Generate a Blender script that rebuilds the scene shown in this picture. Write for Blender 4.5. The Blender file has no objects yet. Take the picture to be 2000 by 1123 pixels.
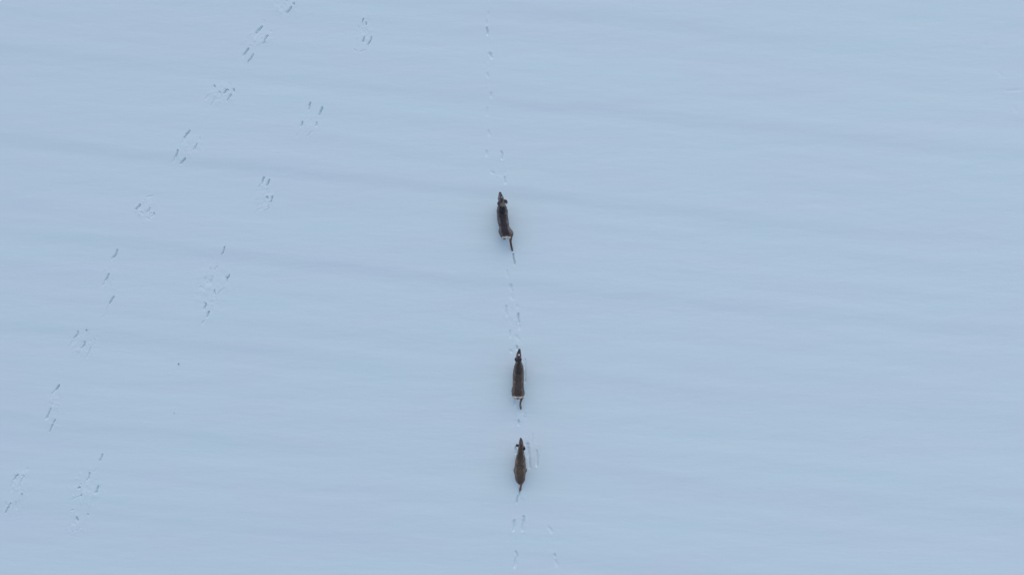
import bpy, math, random
import numpy as np
from mathutils import Vector

scene = bpy.context.scene
col = scene.collection

# ------------------------------------------------------------------ camera
CAM_H = 22.0          # metres above the snow, drone looking straight down
PPM = 70.0            # photograph pixels per metre on the snow
cam_d = bpy.data.cameras.new('camera')
cam = bpy.data.objects.new('camera', cam_d)
col.objects.link(cam)
cam.location = (0, 0, CAM_H)
cam.rotation_euler = (0, 0, 0)
cam_d.sensor_width = 36
cam_d.lens = 36 * CAM_H / (2000 / PPM)
cam_d.clip_start = 0.1
cam_d.clip_end = 9000
scene.camera = cam

# ------------------------------------------------------------------ light
SUN_EL, SUN_AZ = math.radians(56), math.radians(3)   # azimuth from +Y (top of frame) towards +X
world = bpy.data.worlds.new('World')
scene.world = world
world.use_nodes = True
nt = world.node_tree
for n in list(nt.nodes):
    nt.nodes.remove(n)
sky = nt.nodes.new('ShaderNodeTexSky')
sky.sky_type = 'NISHITA'
sky.sun_disc = False
sky.sun_elevation = SUN_EL
sky.sun_rotation = SUN_AZ
sky.altitude = 200
sky.air_density = 1.0
sky.dust_density = 1.6
sky.ozone_density = 1.0
bg = nt.nodes.new('ShaderNodeBackground')
bg.inputs['Strength'].default_value = 0.12
wo = nt.nodes.new('ShaderNodeOutputWorld')
nt.links.new(sky.outputs[0], bg.inputs['Color'])
nt.links.new(bg.outputs[0], wo.inputs['Surface'])

sun_d = bpy.data.lights.new('sun', 'SUN')
sun_d.energy = 0.5
sun_d.angle = math.radians(100)
sun_d.color = (1.0, 0.95, 0.88)
sun = bpy.data.objects.new('sun', sun_d)
col.objects.link(sun)
d = Vector((math.sin(SUN_AZ) * math.cos(SUN_EL), math.cos(SUN_AZ) * math.cos(SUN_EL), math.sin(SUN_EL)))
sun.rotation_euler = d.to_track_quat('Z', 'Y').to_euler()
sun.location = d * 40

scene.view_settings.view_transform = 'Standard'
scene.view_settings.look = 'None'
scene.view_settings.gamma = 1
scene.view_settings.use_curve_mapping = False
scene.view_settings.exposure = 0.30
scene.render.engine = 'CYCLES'
scene.cycles.diffuse_bounces = 6
scene.cycles.max_bounces = 8
scene.render.resolution_x = 1024
scene.render.resolution_y = 574

# ------------------------------------------------------------------ helpers
def P(px, py, z=0.0):
    """a point of the place at height z above the snow, from the survey pixel it was measured at"""
    k = (CAM_H - z) / CAM_H / PPM
    return np.array([(px - 1000.0) * k, (561.5 - py) * k, z])

def mesh_from(name, V, F, mat=None, smooth=True):
    me = bpy.data.meshes.new(name)
    me.from_pydata([tuple(v) for v in V], [], F)
    me.update()
    if smooth:
        me.polygons.foreach_set('use_smooth', [True] * len(me.polygons))
    if mat:
        me.materials.append(mat)
    return me

def rngnoise(seed):
    r = np.random.RandomState(seed)
    T = r.rand(256, 256).astype(np.float32)
    def f(u, v):
        iu = np.floor(u).astype(np.int64); iv = np.floor(v).astype(np.int64)
        fu = u - iu; fv = v - iv
        fu = fu * fu * fu * (fu * (fu * 6 - 15) + 10); fv = fv * fv * fv * (fv * (fv * 6 - 15) + 10)
        a = T[iu & 255, iv & 255]; b = T[(iu + 1) & 255, iv & 255]
        c = T[iu & 255, (iv + 1) & 255]; e = T[(iu + 1) & 255, (iv + 1) & 255]
        return (a * (1 - fu) + b * fu) * (1 - fv) + (c * (1 - fu) + e * fu) * fv - 0.5
    return f

# ------------------------------------------------------------------ materials
def snow_material():
    m = bpy.data.materials.new('snow'); m.use_nodes = True
    t = m.node_tree; b = t.nodes['Principled BSDF']
    b.inputs['Base Color'].default_value = (0.80, 0.845, 0.87, 1)
    b.inputs['Roughness'].default_value = 0.75
    b.inputs['Specular IOR Level'].default_value = 0.25
    tc = t.nodes.new('ShaderNodeTexCoord')
    mp = t.nodes.new('ShaderNodeMapping'); mp.inputs['Rotation'].default_value = (0, 0, math.radians(5.5))
    mp.inputs['Scale'].default_value = (0.35, 1.7, 1)
    t.links.new(tc.outputs['Object'], mp.inputs['Vector'])
    n1 = t.nodes.new('ShaderNodeTexNoise'); n1.inputs['Scale'].default_value = 1.4; n1.inputs['Detail'].default_value = 7
    n1.inputs['Roughness'].default_value = 0.55
    t.links.new(mp.outputs[0], n1.inputs['Vector'])
    n2 = t.nodes.new('ShaderNodeTexNoise'); n2.inputs['Scale'].default_value = 14; n2.inputs['Detail'].default_value = 5
    t.links.new(tc.outputs['Object'], n2.inputs['Vector'])
    mul = t.nodes.new('ShaderNodeMath'); mul.operation = 'MULTIPLY_ADD'; mul.inputs[1].default_value = 0.055
    t.links.new(n2.outputs['Fac'], mul.inputs[0]); t.links.new(n1.outputs['Fac'], mul.inputs[2])
    bp = t.nodes.new('ShaderNodeBump'); bp.inputs['Strength'].default_value = 1.0; bp.inputs['Distance'].default_value = 0.019
    t.links.new(mul.outputs[0], bp.inputs['Height']); t.links.new(bp.outputs[0], b.inputs['Normal'])
    # very slight tint drift between fresh and wind-packed snow
    n3 = t.nodes.new('ShaderNodeTexNoise'); n3.inputs['Scale'].default_value = 0.55; n3.inputs['Detail'].default_value = 3
    t.links.new(mp.outputs[0], n3.inputs['Vector'])
    cr = t.nodes.new('ShaderNodeValToRGB')
    cr.color_ramp.elements[0].position = 0.35; cr.color_ramp.elements[0].color = (0.705, 0.842, 0.838, 1)
    cr.color_ramp.elements[1].position = 0.65; cr.color_ramp.elements[1].color = (0.725, 0.830, 0.846, 1)
    t.links.new(n3.outputs['Fac'], cr.inputs['Fac']); t.links.new(cr.outputs['Color'], b.inputs['Base Color'])
    return m

def coat_material():
    m = bpy.data.materials.new('deer_coat'); m.use_nodes = True
    t = m.node_tree; b = t.nodes['Principled BSDF']
    at = t.nodes.new('ShaderNodeAttribute'); at.attribute_name = 'coat'
    tc = t.nodes.new('ShaderNodeTexCoord')
    mp = t.nodes.new('ShaderNodeMapping'); mp.inputs['Scale'].default_value = (60, 14, 40)
    t.links.new(tc.outputs['Object'], mp.inputs['Vector'])
    n = t.nodes.new('ShaderNodeTexNoise'); n.inputs['Scale'].default_value = 1.0; n.inputs['Detail'].default_value = 4
    t.links.new(mp.outputs[0], n.inputs['Vector'])
    mr = t.nodes.new('ShaderNodeMapRange'); mr.inputs['From Min'].default_value = 0.25; mr.inputs['From Max'].default_value = 0.75
    mr.inputs['To Min'].default_value = 0.65; mr.inputs['To Max'].default_value = 1.35
    t.links.new(n.outputs['Fac'], mr.inputs['Value'])
    vm = t.nodes.new('ShaderNodeVectorMath'); vm.operation = 'SCALE'
    t.links.new(at.outputs['Color'], vm.inputs[0]); t.links.new(mr.outputs[0], vm.inputs['Scale'])
    t.links.new(vm.outputs[0], b.inputs['Base Color'])
    b.inputs['Roughness'].default_value = 0.9
    b.inputs['Specular IOR Level'].default_value = 0.12
    return m

def plain(name, c, rough=0.5, scale=40, var=0.3):
    m = bpy.data.materials.new(name); m.use_nodes = True
    t = m.node_tree; b = t.nodes['Principled BSDF']
    n = t.nodes.new('ShaderNodeTexNoise'); n.inputs['Scale'].default_value = scale
    cr = t.nodes.new('ShaderNodeValToRGB')
    cr.color_ramp.elements[0].position = 0.3; cr.color_ramp.elements[0].color = tuple(x * (1 - var) for x in c) + (1,)
    cr.color_ramp.elements[1].position = 0.7; cr.color_ramp.elements[1].color = tuple(min(1, x * (1 + var)) for x in c) + (1,)
    t.links.new(n.outputs['Fac'], cr.inputs['Fac']); t.links.new(cr.outputs['Color'], b.inputs['Base Color'])
    b.inputs['Roughness'].default_value = rough
    return m

SNOW = snow_material(); COAT = coat_material()
EYE = plain('wet_eye', (0.012, 0.01, 0.01), 0.12)
STALK = plain('dry_stalk', (0.13, 0.115, 0.10), 0.8)

# ------------------------------------------------------------------ snow field
# hoof grooves: points in survey pixels, half width (px), depth (m)
S = 1.0
PR = [
 ([(551,4),(553,-6)],1.8,.10), ([(563,9),(570,1)],1.6,.07), ([(578,12),(578.5,15)],2.0,.10), ([(564,31),(569,26),(574,20)],1.8,.11),
 ([(505,71),(510,65),(517,58)],2.6,.10), ([(503,77),(505,71)],2.6,.04), ([(520,45),(520,52)],1.6,.03), ([(533,65),(533,68)],2,.03),
 ([(518,91),(522,84),(527,75)],1.5,.09), ([(482,112),(486,106),(491,100)],1.9,.11), ([(480,117),(482,112)],2,.04),
 ([(489,126),(495,119),(500,111)],1.5,.10), ([(424,171),(425,174.5)],1.8,.12), ([(442,187),(445,182),(448,179),(452,180.5)],1.3,.11),
 ([(461.5,178),(462,183)],1.7,.12), ([(448,201),(452,195),(456,189)],1.6,.09), ([(433,183),(436,186)],1.6,.06),
 ([(417,211),(420,204),(423,198)],1.6,.04), ([(407,198),(413,190)],2.5,.025), ([(453,166),(455,172)],2,.025),
 ([(709.5,49),(711,44),(712,40)],1.3,.12), ([(717,49),(717.5,53)],1.8,.10), ([(711,87),(711.5,83),(713,77)],1.5,.12),
 ([(720.5,91),(725,84),(728,76)],1.3,.11), ([(694,101),(698,105)],1.7,.035), ([(707,105),(715,102)],2,.03), ([(701,56),(703,60)],1.8,.03),
 ([(606,217),(607.5,210),(608.5,203)],1.8,.13), ([(626,227),(629,221),(632,212)],1.8,.13), ([(591.5,250),(594,241.5)],1.8,.11),
 ([(620,249),(621.5,242)],1.7,.08), ([(582,269),(588,258)],1.8,.025), ([(603,269),(614,258)],1.6,.025),
 ([(366,272),(370,265),(376.5,259)],1.8,.13), ([(361,283),(366,272)],2,.035), ([(349,309),(351,303),(353,296)],1.7,.14),
 ([(342,319),(349,309)],2,.04), ([(358,322),(362,317),(367,312)],2.0,.13), ([(383.5,297),(387,291),(390,284)],1.7,.07), ([(396,270),(396,277)],1.4,.04),
 ([(270.5,410),(274,406),(278.5,401)],1.8,.13), ([(293.5,416),(297.5,408)],1.7,.07), ([(305.5,417),(305.5,419.5)],1.6,.13),
 ([(293,386),(302,384)],2,.035), ([(281,416),(284,420)],2,.035), ([(300,425),(304,421)],1.8,.04), ([(289,424),(296,430)],2,.025),
 ([(514,359),(516,354),(518.5,348)],1.9,.10), ([(507.5,367),(514,359)],1.2,.05), ([(523,366),(525,360),(528.5,353)],1.9,.13),
 ([(524,385.5),(524.5,388.5)],2.1,.14), ([(531,397),(533,391),(534.5,385)],1.7,.13), ([(521,413),(528,407),(527,401)],1.3,.04),
 ([(505,414),(509,409),(514,408)],1.4,.035), ([(500,380),(504,372)],1.3,.02),
 ([(223.5,504),(230,497),(233,489)],1.8,.12), ([(221,509),(223.5,504)],2,.04), ([(209,548),(212,543),(215,535.5)],1.9,.13),
 ([(203,558),(209,548)],2,.04), ([(215.5,593),(220,586),(224.5,579)],1.7,.12), ([(208,615),(213,600),(215.5,593)],1.4,.03), ([(201,620),(206,615)],1.5,.03),
 ([(145,660),(150,655.5),(153,650),(153.5,647)],1.7,.09), ([(158.5,683),(161,677),(165,673),(166,667)],1.5,.10),
 ([(173,691),(175.5,684),(178,679)],2,.06), ([(137,676),(144,664)],2.2,.03), ([(153,694),(157,684)],2.2,.03), ([(170,699),(173,691)],2.2,.03),
 ([(189,657),(192,660)],2.2,.02),
 ([(436,498),(439,491),(442,482)],1.3,.11), ([(422,527.5),(426,520.5)],1.6,.05), ([(413,524.5),(413,526)],1,.08),
 ([(402,550),(405,539.5)],1.4,.04), ([(413.5,554),(415.5,547),(416,541),(413,540)],1.4,.05), ([(444.5,550.5),(445.5,544),(449.5,538)],1.6,.13),
 ([(445.5,544),(444,540)],1.2,.08), ([(421,567),(421,575)],1.6,.11), ([(401,604),(402.5,598),(404,593)],1.9,.14), ([(406,619),(409.5,609)],1.9,.13),
 ([(395,633),(399.5,627)],1.7,.05), ([(391,562),(395,559),(400,565)],2,.03), ([(425,577),(432,570),(439,563)],1.6,.025), ([(410,597),(417,587)],1.6,.02),
 ([(107,762),(110,758),(114,752.5)],1.8,.14), ([(99,771),(107,762)],1.8,.04), ([(89,815),(92,808),(96.5,798)],1.4,.12),
 ([(87,819),(89,815)],2.4,.05), ([(92,845),(97,834),(104.5,820)],1.4,.09), ([(100,788),(101,791)],1.5,.05), ([(112,794),(114,793)],1.2,.03),
 ([(118,723),(119,725)],1.4,.03), ([(120,777),(122,779)],1.6,.02),
 ([(19.5,940),(24,934),(29,928)],1.8,.09), ([(13,954),(19.5,940)],2.2,.035), ([(35,943),(38,936),(41,933),(37,931)],1.7,.05), ([(46,920),(47.5,914)],1.4,.04),
 ([(30,953),(33,948)],2,.03), ([(29,980),(30,982)],1,.05), ([(1,1006),(6,997),(12,985)],1.4,.10), ([(3,984),(5,990)],1.6,.04), ([(21,984),(24,996)],3,.035),
 ([(189.5,902),(193,896),(196.5,888.5)],1.5,.10), ([(167.5,937),(169,931),(171,925)],1.7,.12), ([(162,941),(167,938)],1.6,.05),
 ([(180,923),(186,915)],1.8,.025), ([(147,956.5),(150,953)],2.2,.13), ([(152,947),(153,948)],1.4,.07), ([(151,971),(154,968.5)],1.5,.10),
 ([(131,980),(142,973),(151,971)],1.1,.035), ([(181.5,965),(184,959),(186.5,951)],1.6,.13), ([(165,1007),(166,1010)],1.4,.10),
 ([(142.5,1014),(143,1021)],2.3,.15), ([(145.5,1018),(144,1020)],1.8,.12), ([(132,1000),(136,999)],1.6,.05),
 ([(121,1050),(133,1043),(145,1038),(157,1026),(164,1014)],1.3,.02), ([(148,985),(149,994)],1.4,.02),
 ([(954,27),(954,33)],2,.025), ([(951,58),(952,64),(952,70)],1.9,.10), ([(957,106),(960,115)],2.4,.06), ([(952.5,146),(953,153)],2,.035),
 ([(959,184),(959.5,191)],2.6,.035), ([(951.5,213),(951.5,226)],2.4,.03), ([(954,258),(956,265)],2.4,.03), ([(951,297),(951,305)],2.2,.04),
 ([(979,298),(981,304),(980.5,312)],1.9,.07), ([(960,336),(965,340)],2.4,.025), ([(985.5,348),(986,353),(987.5,359)],1.9,.06), ([(950.5,44),(950,50)],2.5,.02),
 ([(1002,496),(1003,502),(1004.3,509),(1006,517)],1.3,.16), ([(990,530),(992,540)],2.4,.03), ([(997.5,557),(998,563),(999.5,569)],2.7,.06),
 ([(998,572),(999,582)],3.5,.025), ([(989,598),(989.3,616)],1.9,.05), ([(1010,596),(1010.5,601)],1.6,.03), ([(1012,613),(1012.5,622),(1013.4,631)],1.9,.12),
 ([(1014,634),(1015,642)],2.4,.03), ([(995.5,646),(996.5,657)],2,.045), ([(1008,656),(1012,662)],3,.02), ([(1008.5,676),(1011.5,683)],1.8,.09), ([(997,684),(999,687)],2.2,.035),
 ([(1013,820),(1013.6,830)],1.8,.10), ([(1023,812),(1026,815)],1.5,.03), ([(1006,784),(1005,792)],2,.05),
 ([(1007.2,873),(1008,884)],1.6,.12), ([(1030.5,866),(1031.5,878),(1032.5,890)],2.8,.10), ([(1033,890),(1034,912)],2.8,.05),
 ([(1048,880),(1049,890),(1048.3,909)],2.2,.07), ([(1040,848),(1038,868)],3,.025), ([(1026,702),(1025.5,725),(1025.3,745)],1.6,.05),
 ([(1016,954),(1015,960),(1013.8,968)],1.7,.14), ([(1011.5,968),(1010.3,974),(1008.5,981)],1.5,.12),
 ([(1004.3,1016),(1004,1024),(1002.8,1035)],2.2,.10), ([(1023,1008),(1022.5,1018),(1021,1027)],1.8,.11), ([(1020.5,1024),(1020.5,1035)],2.4,.06),
 ([(1007,1077),(1010.5,1086),(1008,1092)],2.0,.08), ([(1008,1090),(1005,1107)],2.4,.06), ([(1082.5,1081),(1084.8,1088)],1.8,.06), ([(1084,1092),(1087,1102)],3.4,.03),
 ([(1071,1028),(1077,1037)],3.0,.03),
 ([(1974,174),(1990,174),(2004,173)],4,.016), ([(1935,80),(1936,88)],4.5,.018), ([(1962,137),(1966,145)],4.5,.018), ([(1990,207),(1993,215)],4.5,.02),
]
# patches of kicked-up snow: centre px, radii px, tilt, amount
PATCH = [(560,18,30,22,.9),(512,82,32,16,1.0),(438,188,30,24,1.0),(716,68,18,38,.8),(608,240,30,30,.6),(368,292,30,28,.8),(290,408,26,22,1.0),
         (520,384,22,36,.9),(218,550,16,60,.5),(162,672,30,28,1.1),(415,560,34,60,.9),(102,800,20,50,.8),(30,948,28,34,.9),(15,995,24,20,.9),(163,960,34,46,.9),(140,1030,28,28,.8),
         (982,330,18,26,.5),(1003,505,10,22,.6),(1000,620,26,50,.4),(1016,812,16,22,.8),(1040,880,20,40,.4),(1012,970,14,20,.6),(1013,1030,22,30,.5),(1078,1060,22,40,.3),(955,120,14,110,.3),(1015,668,12,14,.4)]

def axis(segs):
    out = []
    for a, b, st in segs:
        n = max(2, int(round((b - a) / st)))
        out.append(np.linspace(a, b, n, endpoint=False))
    return np.concatenate(out)
def outer(start, first, lim):
    v = [start]; s = first
    while v[-1] < lim:
        s *= 1.13; v.append(v[-1] + s)
    return np.array(v)
fx = axis([(-14.6, -3.6, .0145), (-3.6, -1.2, .04), (-1.2, 1.75, .0145), (1.75, 14.6, .045)])
fy = axis([(-8.6, 8.6, .0145)])
ox = outer(14.6, .045, 4000); oy = outer(8.6, .03, 4000)
X = np.concatenate([-ox[::-1][:-1], fx, ox]); Y = np.concatenate([-oy[::-1][:-1], fy, oy])
nx, ny = len(X), len(Y)
GX, GY = np.meshgrid(X, Y)              # (ny, nx)
U = GX * PPM + 1000; Vv = 561.5 - GY * PPM
n1, n2, n3, n4 = rngnoise(1), rngnoise(2), rngnoise(3), rngnoise(4)

def smooth(t):
    t = np.clip(t, 0, 1); return t * t * (3 - 2 * t)

def furrows(u, v):
    w = v - 0.098 * u + 16 * n1(u / 420, v / 400) + 6 * n2(u / 130 + 9, v / 200)
    h = np.zeros_like(w)
    ph = (w - 88.0) / 176.0
    k = np.floor(ph); f = ph - k
    amp = 0.55 + 1.0 * (n3(u / 520 + 3.3, ph * 0.9) + 0.25)
    drop = 0.18
    h = np.where(f < drop, 1 - smooth(f / drop), smooth((f - drop) / (1 - drop)))
    # minor furrow between
    ph2 = (w - 20.0) / 61.0
    h2 = 0.5 + 0.5 * np.cos(2 * np.pi * ph2)
    return 0.017 * amp * h + 0.0034 * h2 * (1 + 2 * n2(u / 300, ph2 * 0.3))

def height(u, v):
    h = furrows(u, v)
    a = v - 0.098 * u
    h += 0.010 * n2(u / 380, a / 46) + 0.0035 * n3(u / 120, a / 17) + 0.0010 * n4(u / 34, a / 8)
    h += 0.25 * n1(u / 2600 + 3, v / 1900)
    return h

Z = height(U, Vv)
Z -= 0.0032 * GX * GY * np.exp(-(GX / 40) ** 2 - (GY / 40) ** 2)   # gentle saddle added so the right half tilts sunward and comes out brighter
FAR = np.clip((np.hypot(GX, GY) - 60) / 400, 0, 1)
Z = Z * (1 - FAR) + FAR * 6 * n1(GX / 420 + 5, GY / 420)

def window(cx, cy, r):
    x0, x1 = (cx - r - 1000) / PPM, (cx + r - 1000) / PPM
    y0, y1 = (561.5 - cy - r) / PPM, (561.5 - cy + r) / PPM
    i0, i1 = np.searchsorted(X, [x0, x1]); j0, j1 = np.searchsorted(Y, [y0, y1])
    return slice(j0, j1), slice(i0, i1)

rr = random.Random(5)
for cx, cy, rx, ry, am in PATCH:
    R = max(rx, ry) * 1.3
    w = window(cx, cy, R)
    u, v = U[w], Vv[w]
    if u.size == 0: continue
    q = np.hypot((u - cx) / rx, (v - cy) / ry) + 0.5 * n2(u / 9, v / 9)
    m = smooth(1.2 - q)
    Z[w] += am * m * (0.016 * n1(u / 8, v / 11) + 0.010 * n3(u / 3.4, v / 4.5) + 0.004)
    # scattered crumbs
    for k in range(int(26 * am)):
        a = rr.uniform(0, 6.28); rad = rr.random() ** .6 * 0.95
        px, py = cx + rx * rad * math.cos(a), cy + ry * rad * math.sin(a)
        s = rr.uniform(0.8, 1.8)
        ww = window(px, py, 5)
        dd = np.hypot(U[ww] - px, Vv[ww] - py) / s
        Z[ww] += rr.uniform(.004, .014) * am * np.clip(1 - dd * dd, 0, 1)

GROOVE = 0.76
acc = np.zeros_like(Z)
rim = np.zeros_like(Z)
for pts, hw, dep in PR:
    pts = [np.array(p, float) for p in pts]
    c = sum(pts) / len(pts)
    R = max(np.hypot(*(p - c)) for p in pts) + 14
    w = window(c[0], c[1], R)
    u, v = U[w], Vv[w]
    if u.size == 0: continue
    uu = u + 1.3 * n2(u / 4, v / 4); vv = v + 1.3 * n3(u / 4, v / 4)
    dmin = np.full(u.shape, 1e9)
    L = sum(np.hypot(*(b - a)) for a, b in zip(pts[:-1], pts[1:]))
    s0 = 0
    tt = np.zeros(u.shape)
    for a, b in zip(pts[:-1], pts[1:]):
        ab = b - a; l2 = ab @ ab
        t = np.clip(((uu - a[0]) * ab[0] + (vv - a[1]) * ab[1]) / l2, 0, 1)
        dd = np.hypot(uu - a[0] - t * ab[0], vv - a[1] - t * ab[1])
        nearer = dd < dmin
        tt = np.where(nearer, (s0 + t * math.sqrt(l2)) / L, tt)
        dmin = np.minimum(dd, dmin); s0 += math.sqrt(l2)
    walk = 940 < c[0] < 1100      # the walking file leaves broader, softer prints than the old bounding tracks
    hw2 = hw * (1.05 if walk else 0.72)
    prof = np.exp(-(dmin / (hw2 * 0.80)) ** 2)
    prof = np.where(prof < .02, 0, prof)
    dp = dep * min(1, (0.75 if walk else 0.45) + dep * 6) * GROOVE * (0.55 + 0.45 * np.sin(np.pi * np.clip(tt * 0.8 + 0.1, 0, 1)))
    acc[w] = np.maximum(acc[w], dp * prof)
    rim[w] = np.maximum(rim[w], 0.015 * dep * np.exp(-((dmin - hw2 * 2.1) / (hw2 * 0.8)) ** 2) * (1 + 1.6 * n1(u / 3, v / 3)))
Z += rim * (acc < 0.004)
Z -= acc

verts = np.stack([GX, GY, Z], -1).reshape(-1, 3).astype(np.float32)
ii = (np.arange(ny - 1)[:, None] * nx + np.arange(nx - 1)[None, :]).ravel()
quads = np.stack([ii, ii + 1, ii + 1 + nx, ii + nx], -1).astype(np.int32)
me = bpy.data.meshes.new('snow_field')
me.vertices.add(len(verts)); me.vertices.foreach_set('co', verts.ravel())
me.loops.add(quads.size); me.loops.foreach_set('vertex_index', quads.ravel())
me.polygons.add(len(quads))
me.polygons.foreach_set('loop_start', np.arange(0, quads.size, 4, dtype=np.int32))
me.polygons.foreach_set('use_smooth', np.ones(len(quads), dtype=bool))
me.update(calc_edges=True)
me.materials.append(SNOW)
ground = bpy.data.objects.new('snow_ground', me); col.objects.link(ground)
ground['kind'] = 'structure'
ground['label'] = 'smooth wind-rippled snow field crossed by lines of hoof prints'
def ground_z(px, py):
    x, y = (px - 1000) / PPM, (561.5 - py) / PPM
    return float(Z[min(ny - 1, np.searchsorted(Y, y)), min(nx - 1, np.searchsorted(X, x))])

# ------------------------------------------------------------------ deer
def tube(V, F, path, rad, n=16, up=None, cap=1.0):
    """loft of ellipses; rad = (lateral, vertical) per point, closed with rounded ends"""
    path = [np.array(p, float) for p in path]
    base = len(V)
    rings = []
    N = len(path)
    prev_lat = None
    for i, p in enumerate(path):
        t = path[min(i + 1, N - 1)] - path[max(i - 1, 0)]
        t = t / np.linalg.norm(t)
        ref = np.array(up, float) if up is not None else (np.array([0, 0, 1.0]) if abs(t[2]) < 0.93 else np.array([0, 1.0, 0]))
        lat = np.cross(t, ref); lat /= np.linalg.norm(lat)
        if prev_lat is not None and lat @ prev_lat < 0: lat = -lat
        prev_lat = lat
        nor = np.cross(lat, t)
        a, b = rad[i] if isinstance(rad[i], (tuple, list)) else (rad[i], rad[i])
        rings.append((p, lat, nor, a, b, t))
    full = []
    p, lat, nor, a, b, t = rings[0]
    for k in (0.35, 0.75): full.append((p - t * cap * min(a, b) * math.sqrt(1 - k * k), lat, nor, a * k, b * k))
    for p, lat, nor, a, b, t in rings: full.append((p, lat, nor, a, b))
    p, lat, nor, a, b, t = rings[-1]
    for k in (0.75, 0.35): full.append((p + t * cap * min(a, b) * math.sqrt(1 - k * k), lat, nor, a * k, b * k))
    for p, lat, nor, a, b in full:
        for j in range(n):
            an = 2 * math.pi * j / n
            V.append(p + lat * a * math.cos(an) + nor * b * math.sin(an))
    M = len(full)
    for i in range(M - 1):
        for j in range(n):
            F.append((base + i * n + j, base + i * n + (j + 1) % n, base + (i + 1) * n + (j + 1) % n, base + (i + 1) * n + j))
    F.append(tuple(base + j for j in range(n))[::-1])
    F.append(tuple(base + (M - 1) * n + j for j in range(n)))

def resample(pts, vals, m):
    """Catmull-Rom through points and value tuples"""
    A = np.hstack([np.array(pts, float), np.array(vals, float)])
    out = []
    n = len(A)
    for i in range(n - 1):
        p0, p1, p2, p3 = A[max(i - 1, 0)], A[i], A[i + 1], A[min(i + 2, n - 1)]
        for k in range(m):
            t = k / m
            out.append(0.5 * ((2 * p1) + (-p0 + p2) * t + (2 * p0 - 5 * p1 + 4 * p2 - p3) * t * t + (-p0 + 3 * p1 - 3 * p2 + p3) * t ** 3))
    out.append(A[-1])
    out = np.array(out)
    return [tuple(r[:3]) for r in out], [(max(r[3], .004), max(r[4], .004)) for r in out]

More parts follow.
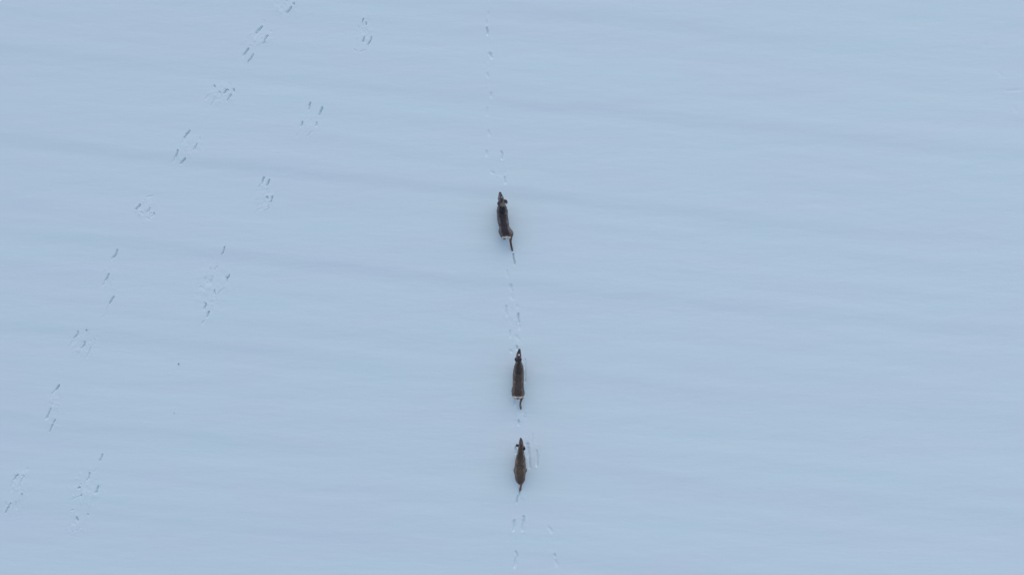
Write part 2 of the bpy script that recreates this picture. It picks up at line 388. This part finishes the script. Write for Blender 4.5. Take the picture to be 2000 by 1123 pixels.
def make_deer(spec, label):
    V, F = [], []
    # trunk: rings (px, py, half width px, top z, bottom z)
    tp, tv = [], []
    for px, py, hw, zt, zb in spec['trunk']:
        zb -= 0.10
        zc = (zt + zb) / 2
        c = P(px, py, zc + 0.1)
        c[2] = zc
        tp.append(c); tv.append((hw / PPM * (CAM_H - zc - .1) / CAM_H, (zt - zb) / 2))
    p, r = resample(tp, tv, 4); tube(V, F, p, r, 24, cap=0.3)
    for path in spec['limbs']:
        pts = [P(a, b, z) for a, b, z, *_ in path]
        rad = [(q[3], q[4] if len(q) > 4 else q[3]) for q in path]
        p, r = resample(pts, rad, 3); tube(V, F, p, r, 12)
    # ears: base, mid, tip with a normal
    for ear in spec['ears']:
        pts = [P(*q[:3]) for q in ear['pts']]
        vals = [(a, 0.011) for a in ear['w']]
        p, r = resample(pts, vals, 3); tube(V, F, p, r, 12, up=ear['up'])
    me0 = mesh_from('deer_raw', V, F)
    tmp = bpy.data.objects.new('deer_raw', me0); col.objects.link(tmp)
    md = tmp.modifiers.new('r', 'REMESH'); md.mode = 'VOXEL'; md.voxel_size = 0.0085
    ms = tmp.modifiers.new('s', 'SMOOTH'); ms.factor = 0.5; ms.iterations = 4
    dg = bpy.context.evaluated_depsgraph_get(); dg.update()
    me1 = bpy.data.meshes.new_from_object(tmp.evaluated_get(dg))
    bpy.data.objects.remove(tmp)
    co = np.zeros(len(me1.vertices) * 3, np.float32); me1.vertices.foreach_get('co', co); co = co.reshape(-1, 3)
    no = np.zeros(len(me1.vertices) * 3, np.float32); me1.vertices.foreach_get('normal', no); no = no.reshape(-1, 3)
    nz = rngnoise(spec['seed'])
    # coat relief
    disp = 0.010 * nz(co[:, 0] * 9 + co[:, 2] * 7, co[:, 1] * 5) + 0.006 * nz(co[:, 0] * 45 + 7, co[:, 1] * 20 + co[:, 2] * 30)
    trunkish = (co[:, 2] > 0.25)
    co = co + no * (disp * trunkish)[:, None]
    co[:, 2] -= 0.05 * np.clip(co[:, 2] / 0.35, 0, 1)
    faces = [tuple(pl.vertices) for pl in me1.polygons]
    nb = len(co)
    # fur tufts lying back along the body, part of the same mesh
    rs = np.random.RandomState(spec['seed'])
    bodyv = np.where((co[:, 2] > 0.18))[0]
    pick = rs.choice(bodyv, 9000)
    extra = []; ef = []; src = []
    back = np.array([0, -1.0, 0])
    for q in pick:
        c0 = co[q]; n0 = no[q]
        dirv = back * 0.9 + n0 * 0.28 + rs.randn(3) * 0.16 + np.array([0, 0, -0.25 * abs(n0[0])])
        dirv -= n0 * min(0, dirv @ n0 - 0.15)
        dirv /= np.linalg.norm(dirv)
        sd = np.cross(dirv, n0); sd /= (np.linalg.norm(sd) + 1e-6)
        ln = rs.uniform(.014, .030); wd = rs.uniform(.002, .0045)
        k = nb + len(extra)
        extra += [c0 - sd * wd - n0 * .002, c0 + sd * wd - n0 * .002, c0 + dirv * ln]
        ef.append((k, k + 1, k + 2)); src += [q, q, q]
    # coat colour from anatomy
    spine = np.array([[P(px, py, zt)[1], P(px, py, zt)[0], P(px, py, zt)[0] * 0 + hw / PPM, zt, zb] for px, py, hw, zt, zb in spec['trunk']])
    spine[:, 3] -= 0.05; spine[:, 4] -= 0.15
    spine = spine[np.argsort(spine[:, 0])]
    y = co[:, 1]
    sx = np.interp(y, spine[:, 0], spine[:, 1]); sh = np.interp(y, spine[:, 0], spine[:, 2])
    zt = np.interp(y, spine[:, 0], spine[:, 3]); zb = np.interp(y, spine[:, 0], spine[:, 4])
    lat = np.clip(np.abs(co[:, 0] - sx) / np.maximum(sh, .02), 0, 1.5)
    nn = nz(co[:, 0] * 22, y * 16 + co[:, 2] * 9) * 1.2 + nz(co[:, 0] * 60, y * 40) * .8
    def mix(a, b, m):
        m = np.clip(m, 0, 1)[:, None]; return a * (1 - m) + np.array(b) * m
    C = np.tile(np.array(spec['back']), (nb, 1)).astype(float)
    C = mix(C, spec['flank'], smooth((lat - 0.38 + .22 * nn) / 0.45))
    hgt = (co[:, 2] - zb) / np.maximum(zt - zb, .1)
    inb = (y > spine[0, 0] - .02) & (y < spine[-1, 0] + .05)
    C = mix(C, spec['belly'], smooth((0.36 - hgt + .1 * nn) / 0.16) * inb)
    # legs
    legm = smooth((0.34 - co[:, 2]) / 0.08)
    C = mix(C, spec['leg'], legm)
    C = mix(C, (0.02, 0.017, 0.017), smooth((-0.10 - co[:, 2]) / 0.03))
    # rump patch: backward facing hair at the rear
    y_end = spine[0, 0]
    rump = smooth((y_end + spec['rump_w'] + 0.01 * nn - y) / 0.014) * (co[:, 2] > 0.25) * (y > y_end - .035)
    rumpband = smooth((y_end + spec['rump_w'] + 0.035 - y) / 0.03) * (co[:, 2] > 0.3)
    C = mix(C, spec['rust'], rumpband * 0.8)
    C = mix(C, (0.84, 0.75, 0.64), rump * (np.abs(co[:, 0] - sx) < spec['rump_half']))
    # tail
    tx, ty = spec['tail']
    tw = P(tx, ty, .55)
    C = mix(C, spec['tailc'], ((np.abs(co[:, 0] - tw[0]) < .022) & (y < tw[1] + .02) & (co[:, 2] > .36)).astype(float))
    # neck and head
    for (px, py, z, r, c, s) in spec['spots']:
        cc = P(px, py, z - (.05 if z > .35 else .05 * z / .35)); dd = np.linalg.norm((co - cc) * np.array([1, 1, .5]), axis=1)
        C = mix(C, c, smooth((r * (1 + .35 * nn) - dd) / (r * .45)) * s)
    C *= (1 + 0.12 * nn)[:, None]
    C = np.clip(C, 0.008, 0.9)
    jit = rs.uniform(0.7, 1.35, len(extra) // 3).repeat(3)
    Ce = C[src] * jit[:, None] if len(src) else C[:0]
    allv = np.vstack([co, np.array(extra)]); allc = np.clip(np.vstack([C, Ce]), .006, .9)
    base = P(*spec['base'])
    root = bpy.data.objects.new('deer', None); col.objects.link(root)
    root.empty_display_size = 0.3
    root.location = base
    root['label'] = label; root['category'] = 'deer'; root['group'] = 'deer walking in single file'
    mb = mesh_from('body', allv - base, faces + ef, COAT)
    at = mb.color_attributes.new('coat', 'FLOAT_COLOR', 'POINT')
    at.data.foreach_set('color', np.hstack([allc, np.ones((len(allc), 1))]).astype(np.float32).ravel())
    body = bpy.data.objects.new('body', mb); col.objects.link(body); body.parent = root
    for ex in spec['eyes']:
        V, F = [], []
        c = P(ex[0], ex[1], ex[2] - .05) - base
        tube(V, F, [c + np.array([0, .008, .002]), c, c - np.array([0, .008, .002])], [.008, .011, .008], 10)
        e = bpy.data.objects.new('eye', mesh_from('eye', V, F, EYE)); col.objects.link(e); e.parent = root
    return root

GB = (0.075, 0.062, 0.062)   # winter grey-brown
deer1 = dict(seed=11, base=(984, 425, 0),
  trunk=[(980.1,400.5,4.6,.80,.66),(980.3,404,8.6,.80,.53),(980.8,413,10.2,.79,.35),(981.6,424,10.7,.765,.35),(983.6,435,10.6,.76,.38),(985.2,444,10.0,.77,.42),
         (986.7,450.5,12.2,.785,.42),(988.6,457,12.2,.77,.43),(989.3,462,10.0,.72,.46)],
  limbs=[
    # neck, then head
    [(981,411,.60,.10,.16),(980.6,405,.73,.085,.14),(980.2,400.5,.84,.070,.11),(979.9,397,.93,.058,.085)],
    [(979.6,397,.97,.045,.05),(978.8,392,.985,.070,.065),(977.9,386.5,.965,.078,.062),(977.2,381.5,.92,.054,.05),(976.8,377.8,.87,.040,.040),(976.6,376.2,.85,.034,.03)],
    # front legs
    [(974.8,412,.52,.07,.10),(973.6,410,.36,.05,.06),(974,402,.16,.028,.032),(974.6,405,-.04,.02),(974.4,402,-.15,.024)],
    [(987,412,.52,.07,.10),(988.3,418,.36,.05,.06),(988.6,422,.14,.028,.032),(988,430,-.03,.02),(988,427,-.15,.024)],
    # hind legs; the right one trails far behind
    [(980.5,452,.60,.095,.14),(980.2,449,.42,.07,.10),(981.5,459,.27,.036,.05),(984.5,465.5,.12,.026,.03),(985.6,466,-.04,.022),(985.3,463.5,-.15,.026)],
    [(996,452.5,.62,.075,.13),(998.6,457,.50,.048,.085),(997.8,463,.42,.038,.055),(997.2,470,.34,.034,.045),(998.2,478,.24,.029,.034),(999.4,484,.15,.030,.034),(1000.6,489.5,.06,.025,.027),(1002.3,496,-.03,.020,.024)],
    # tail, held down
    [(989.8,461,.66,.035,.03),(990,464.6,.60,.034,.022),(990,465,.48,.024,.016)]],
  ears=[dict(pts=[(982,391.5,1.0),(985.2,392.4,1.015),(988.2,394,1.01),(990.2,396.6,.99)], w=[.036,.058,.060,.032], up=(.1,.25,.95)),
        dict(pts=[(976.8,391,.99),(975,394.2,.985),(974,398,.965),(974.4,401.3,.945)], w=[.028,.044,.044,.022], up=(-.35,0,.93))],
  back=(0.056,0.048,0.053), flank=(0.20,0.170,0.158), belly=(0.42,0.38,0.34), leg=(0.17,0.115,0.08), rust=(0.26,0.14,0.085),
  rump_w=0.012, rump_half=.115, tail=(990,464), tailc=(0.80,0.74,0.66),
  spots=[(980.2,398.5,.93,.075,(0.34,0.28,0.21),.85),(983.4,401,.87,.05,(0.36,0.30,0.23),.9),(980.2,401,.92,.03,(0.13,0.105,0.08),.9),(976.3,401,.86,.04,(0.30,0.26,0.22),.8),
         (975.5,386.5,.96,.030,(0.7,0.66,0.64),1),(980.0,386.3,.97,.034,(0.5,0.48,0.48),1),(977.0,379.5,.90,.055,(0.10,0.08,0.095),.9),(978,388.5,1.0,.028,(0.05,0.036,0.035),1),(977.2,383,.94,.035,(.12,.10,.115),.8),
         (976.5,376,.85,.024,(0.05,0.04,0.045),1),(987.5,393,1.02,.05,(0.055,0.042,0.05),1),(974.4,397,.97,.06,(0.085,0.08,0.10),.9),(989,397.8,.99,.022,(0.2,0.17,0.15),.8)],
  eyes=[(974.4,387,.95),(981.4,387,.95)])

deer2 = dict(seed=23, base=(1012.5, 742, 0),
  trunk=[(1013.1,708,4.6,.82,.68),(1013.3,715.5,7.8,.81,.52),(1013,722,10.0,.79,.35),(1012.6,732,10.7,.765,.34),(1012.4,744,10.9,.755,.36),(1012.1,755,10.9,.77,.41),
         (1012,761.5,11.7,.785,.42),(1011.7,769,12.3,.77,.43),(1011.3,775.2,11.2,.73,.46)],
  limbs=[
    [(1013,722,.60,.09,.16),(1013,714,.71,.095,.145),(1012.8,708,.82,.082,.115),(1012.7,703,.91,.066,.085)],
    [(1012.7,702.5,.955,.05,.055),(1012.9,697.5,.96,.068,.064),(1013.3,692.5,.93,.066,.058),(1014,688,.88,.050,.046),(1014.5,684.8,.83,.036,.036),(1014.6,683.2,.81,.032,.028)],
    [(1007.5,727,.50,.055,.09),(1006.8,728,.36,.045,.06),(1006,728,.15,.028,.032),(1006.5,734,-.04,.02),(1006,731,-.15,.024)],
    [(1018.0,729,.50,.055,.09),(1018.2,727,.36,.045,.06),(1018.5,720,.18,.028,.032),(1018.5,722,-.02,.02),(1018.5,719,-.15,.024)],
    [(1005.0,764,.60,.088,.14),(1004.5,760,.42,.06,.10),(1004.5,770,.27,.036,.05),(1005.5,775,.12,.026,.03),(1006,778,-.04,.022),(1006,774,-.15,.026)],
    [(1018.8,766,.60,.085,.13),(1019.6,769,.50,.06,.09),(1020,775,.42,.040,.055),(1018.2,781,.36,.031,.040),(1016.3,787,.31,.028,.03),(1016.2,791,.24,.028,.03),(1017,795.5,.15,.029,.03),(1017.3,798.6,.08,.021,.024)],
    [(1011,774,.66,.032,.03),(1011,777.6,.60,.030,.022),(1011,778,.48,.022,.016)]],
  ears=[dict(pts=[(1015.2,697.5,.98),(1017,700.6,.975),(1017.3,703.8,.955),(1016.6,706.6,.93)], w=[.020,.030,.028,.010], up=(.6,0,.8)),
        dict(pts=[(1010.3,697,.98),(1007.4,700,.97),(1006.9,703.5,.95),(1008.4,706.8,.925)], w=[.022,.034,.032,.012], up=(-.5,0,.85))],
  back=(0.082,0.066,0.058), flank=(0.192,0.155,0.130), belly=(0.42,0.37,0.32), leg=(0.20,0.155,0.12), rust=(0.34,0.18,0.10),
  rump_w=0.009, rump_half=.20, tail=(1011,777), tailc=(0.05,0.035,0.03),
  spots=[(1013.3,702,.95,.07,(0.07,0.055,0.07),.9),(1013.6,692.8,.98,.030,(0.80,0.78,0.80),1.0),(1013.4,688,.88,.07,(0.055,0.050,0.062),1),(1014.6,683.6,.83,.032,(0.06,0.055,0.055),1),
         (1013.8,704,.95,.022,(0.28,0.22,0.20),.9),(1016.8,702,.95,.05,(0.055,0.045,0.06),1),(1007.6,702,.95,.055,(0.06,0.055,0.08),1),(1016.0,791.5,.27,.035,(0.42,0.38,0.34),1)],
  eyes=[(1009.9,693,.93),(1016.4,693,.93)])

deer3 = dict(seed=37, base=(1016, 910, 0),
  trunk=[(1017.2,877,4.4,.82,.68),(1017.1,885.5,6.6,.82,.54),(1016.8,892,8.2,.81,.38),(1016.4,900,9.6,.79,.35),(1016.2,909,10.5,.77,.35),(1016.1,917,11.4,.77,.37),(1016,922.5,11.6,.78,.38),(1015.9,929,10.5,.785,.40),
         (1016,935,9.8,.76,.42),(1016,940,8.6,.72,.45),(1016,943.2,6.3,.67,.48)],
  limbs=[
    [(1017,892,.58,.095,.16),(1017.2,884,.70,.088,.14),(1017.2,878.5,.80,.078,.11),(1017.5,874,.88,.063,.085)],
    [(1017.5,873.5,.92,.045,.05),(1017.6,869,.935,.062,.058),(1017.7,865.6,.915,.062,.055),(1017.6,861.8,.87,.048,.046),(1017.4,858.8,.82,.035,.034),(1017.3,857.2,.80,.029,.027)],
    [(1011,899,.52,.065,.10),(1011,896,.36,.045,.06),(1011.5,892,.18,.026,.03),(1011.2,893,-.02,.02),(1011.2,891,-.13,.024)],
    [(1022,896,.52,.065,.10),(1022.6,901,.36,.045,.06),(1022.8,905,.14,.028,.032),(1022.6,911,-.03,.02),(1022.6,908,-.15,.024)],
    [(1010,921,.58,.07,.13),(1007.6,918.5,.44,.062,.09),(1010,928,.27,.036,.05),(1010,936,.12,.026,.03),(1010,937,-.04,.022),(1010,934,-.15,.026)],
    [(1022,921,.58,.07,.13),(1024.4,918.5,.46,.06,.09),(1022,930,.36,.040,.055),(1019.5,941,.28,.034,.042),(1018,946.5,.17,.030,.034),(1017,951,.08,.026,.03),(1016.2,956,-.03,.022,.026),(1015.4,958.5,-.11,.024,.026)],
    [(1016.4,941,.66,.030,.03),(1016.6,945,.60,.030,.022),(1016.6,945.6,.48,.022,.016)]],
  ears=[dict(pts=[(1015.2,870,.955),(1012.6,870.3,.97),(1010.2,869.9,.965),(1008.2,869.4,.95)], w=[.026,.040,.042,.030], up=(0,.2,.95)),
        dict(pts=[(1020,869.6,.955),(1021.8,872.6,.96),(1023.6,875.6,.95),(1025,878.6,.93)], w=[.028,.042,.042,.028], up=(.3,.2,.9))],
  back=(0.104,0.079,0.063), flank=(0.225,0.172,0.137), belly=(0.55,0.50,0.45), leg=(0.32,0.14,0.12), rust=(0.20,0.13,0.10),
  rump_w=-.03, rump_half=.16, tail=(1016.6,948), tailc=(0.7,0.65,0.6),
  spots=[(1017.6,869.5,.95,.055,(0.065,0.035,0.038),1),(1017.5,860.5,.84,.07,(0.085,0.075,0.075),1),(1017.3,857,.80,.026,(0.06,0.055,0.055),1),(1010,870,.96,.055,(0.045,0.038,0.05),1),(1014.6,871,.95,.03,(0.27,0.17,0.13),.9),
         (1023.2,875.6,.95,.055,(0.045,0.038,0.05),1),(1021.4,885,.62,.07,(0.6,0.55,0.5),.8),(1012.6,883,.62,.07,(0.6,0.55,0.5),.8),(1015,866.4,.9,.016,(0.4,0.33,0.3),.9),(1020.3,866.4,.9,.016,(0.4,0.33,0.3),.9),
         (1018,905,.70,.0001,(0.1,0.1,0.1),0)],
  eyes=[(1014.7,866.2,.90),(1020.7,866.2,.90)])

make_deer(deer1, 'dark grey deer leading the file, one hind leg stretched far behind')
make_deer(deer2, 'brown deer in the middle of the file, white spot on forehead, ears laid back')
make_deer(deer3, 'lighter brown deer last in the file with its left ear held straight out sideways')

# ------------------------------------------------------------------ dry stalks poking out of the snow
def stalk(px, py, hgt, r, label, seed):
    rs = random.Random(seed)
    z = ground_z(px, py)
    base = P(px, py, 0)
    V, F = [], []
    lean = (rs.uniform(-.2, .2), rs.uniform(-.2, .2))
    pts = [np.array([lean[0] * t * hgt + .1 * hgt * math.sin(3 * t), lean[1] * t * hgt, z - .06 + t * (hgt + .06)]) for t in (0, .3, .6, .8, 1)]
    tube(V, F, pts, [r, r * .9, r * .8, r * 1.3, r * .7], 8)
    root = bpy.data.objects.new('dry_stalk', None); col.objects.link(root); root.location = base
    o = bpy.data.objects.new('stem', mesh_from('stem', V, F, STALK)); col.objects.link(o); o.parent = root
    for k in range(2):
        V, F = [], []
        a = rs.uniform(0, 6.28); s = pts[2 + k]
        dx, dy = math.cos(a), math.sin(a)
        tube(V, F, [s, s + np.array([dx, dy, .6]) * hgt * .2, s + np.array([dx, dy, .1]) * hgt * .4], [(r * .5, r * .5), (r * 1.1, r * .35), (r * .4, r * .2)], 6)
        l = bpy.data.objects.new('leaf', mesh_from('leaf', V, F, STALK)); col.objects.link(l); l.parent = root
    root['label'] = label; root['category'] = 'stalk'; root['group'] = 'dry stalks poking through the snow'
stalk(349.6, 711, .06, .0075, 'dark dry stalk standing alone in smooth snow left of the middle deer', 1)
stalk(339, 807.4, .035, .0045, 'tiny faint stalk tip alone in smooth snow below the other lone stalk', 2)
stalk(171, 644, .05, .007, 'dark stalk at the top edge of a cluster of scuffed prints', 3)
stalk(36.5, 966, .05, .007, 'dark stalk between two prints near the lower left corner', 4)
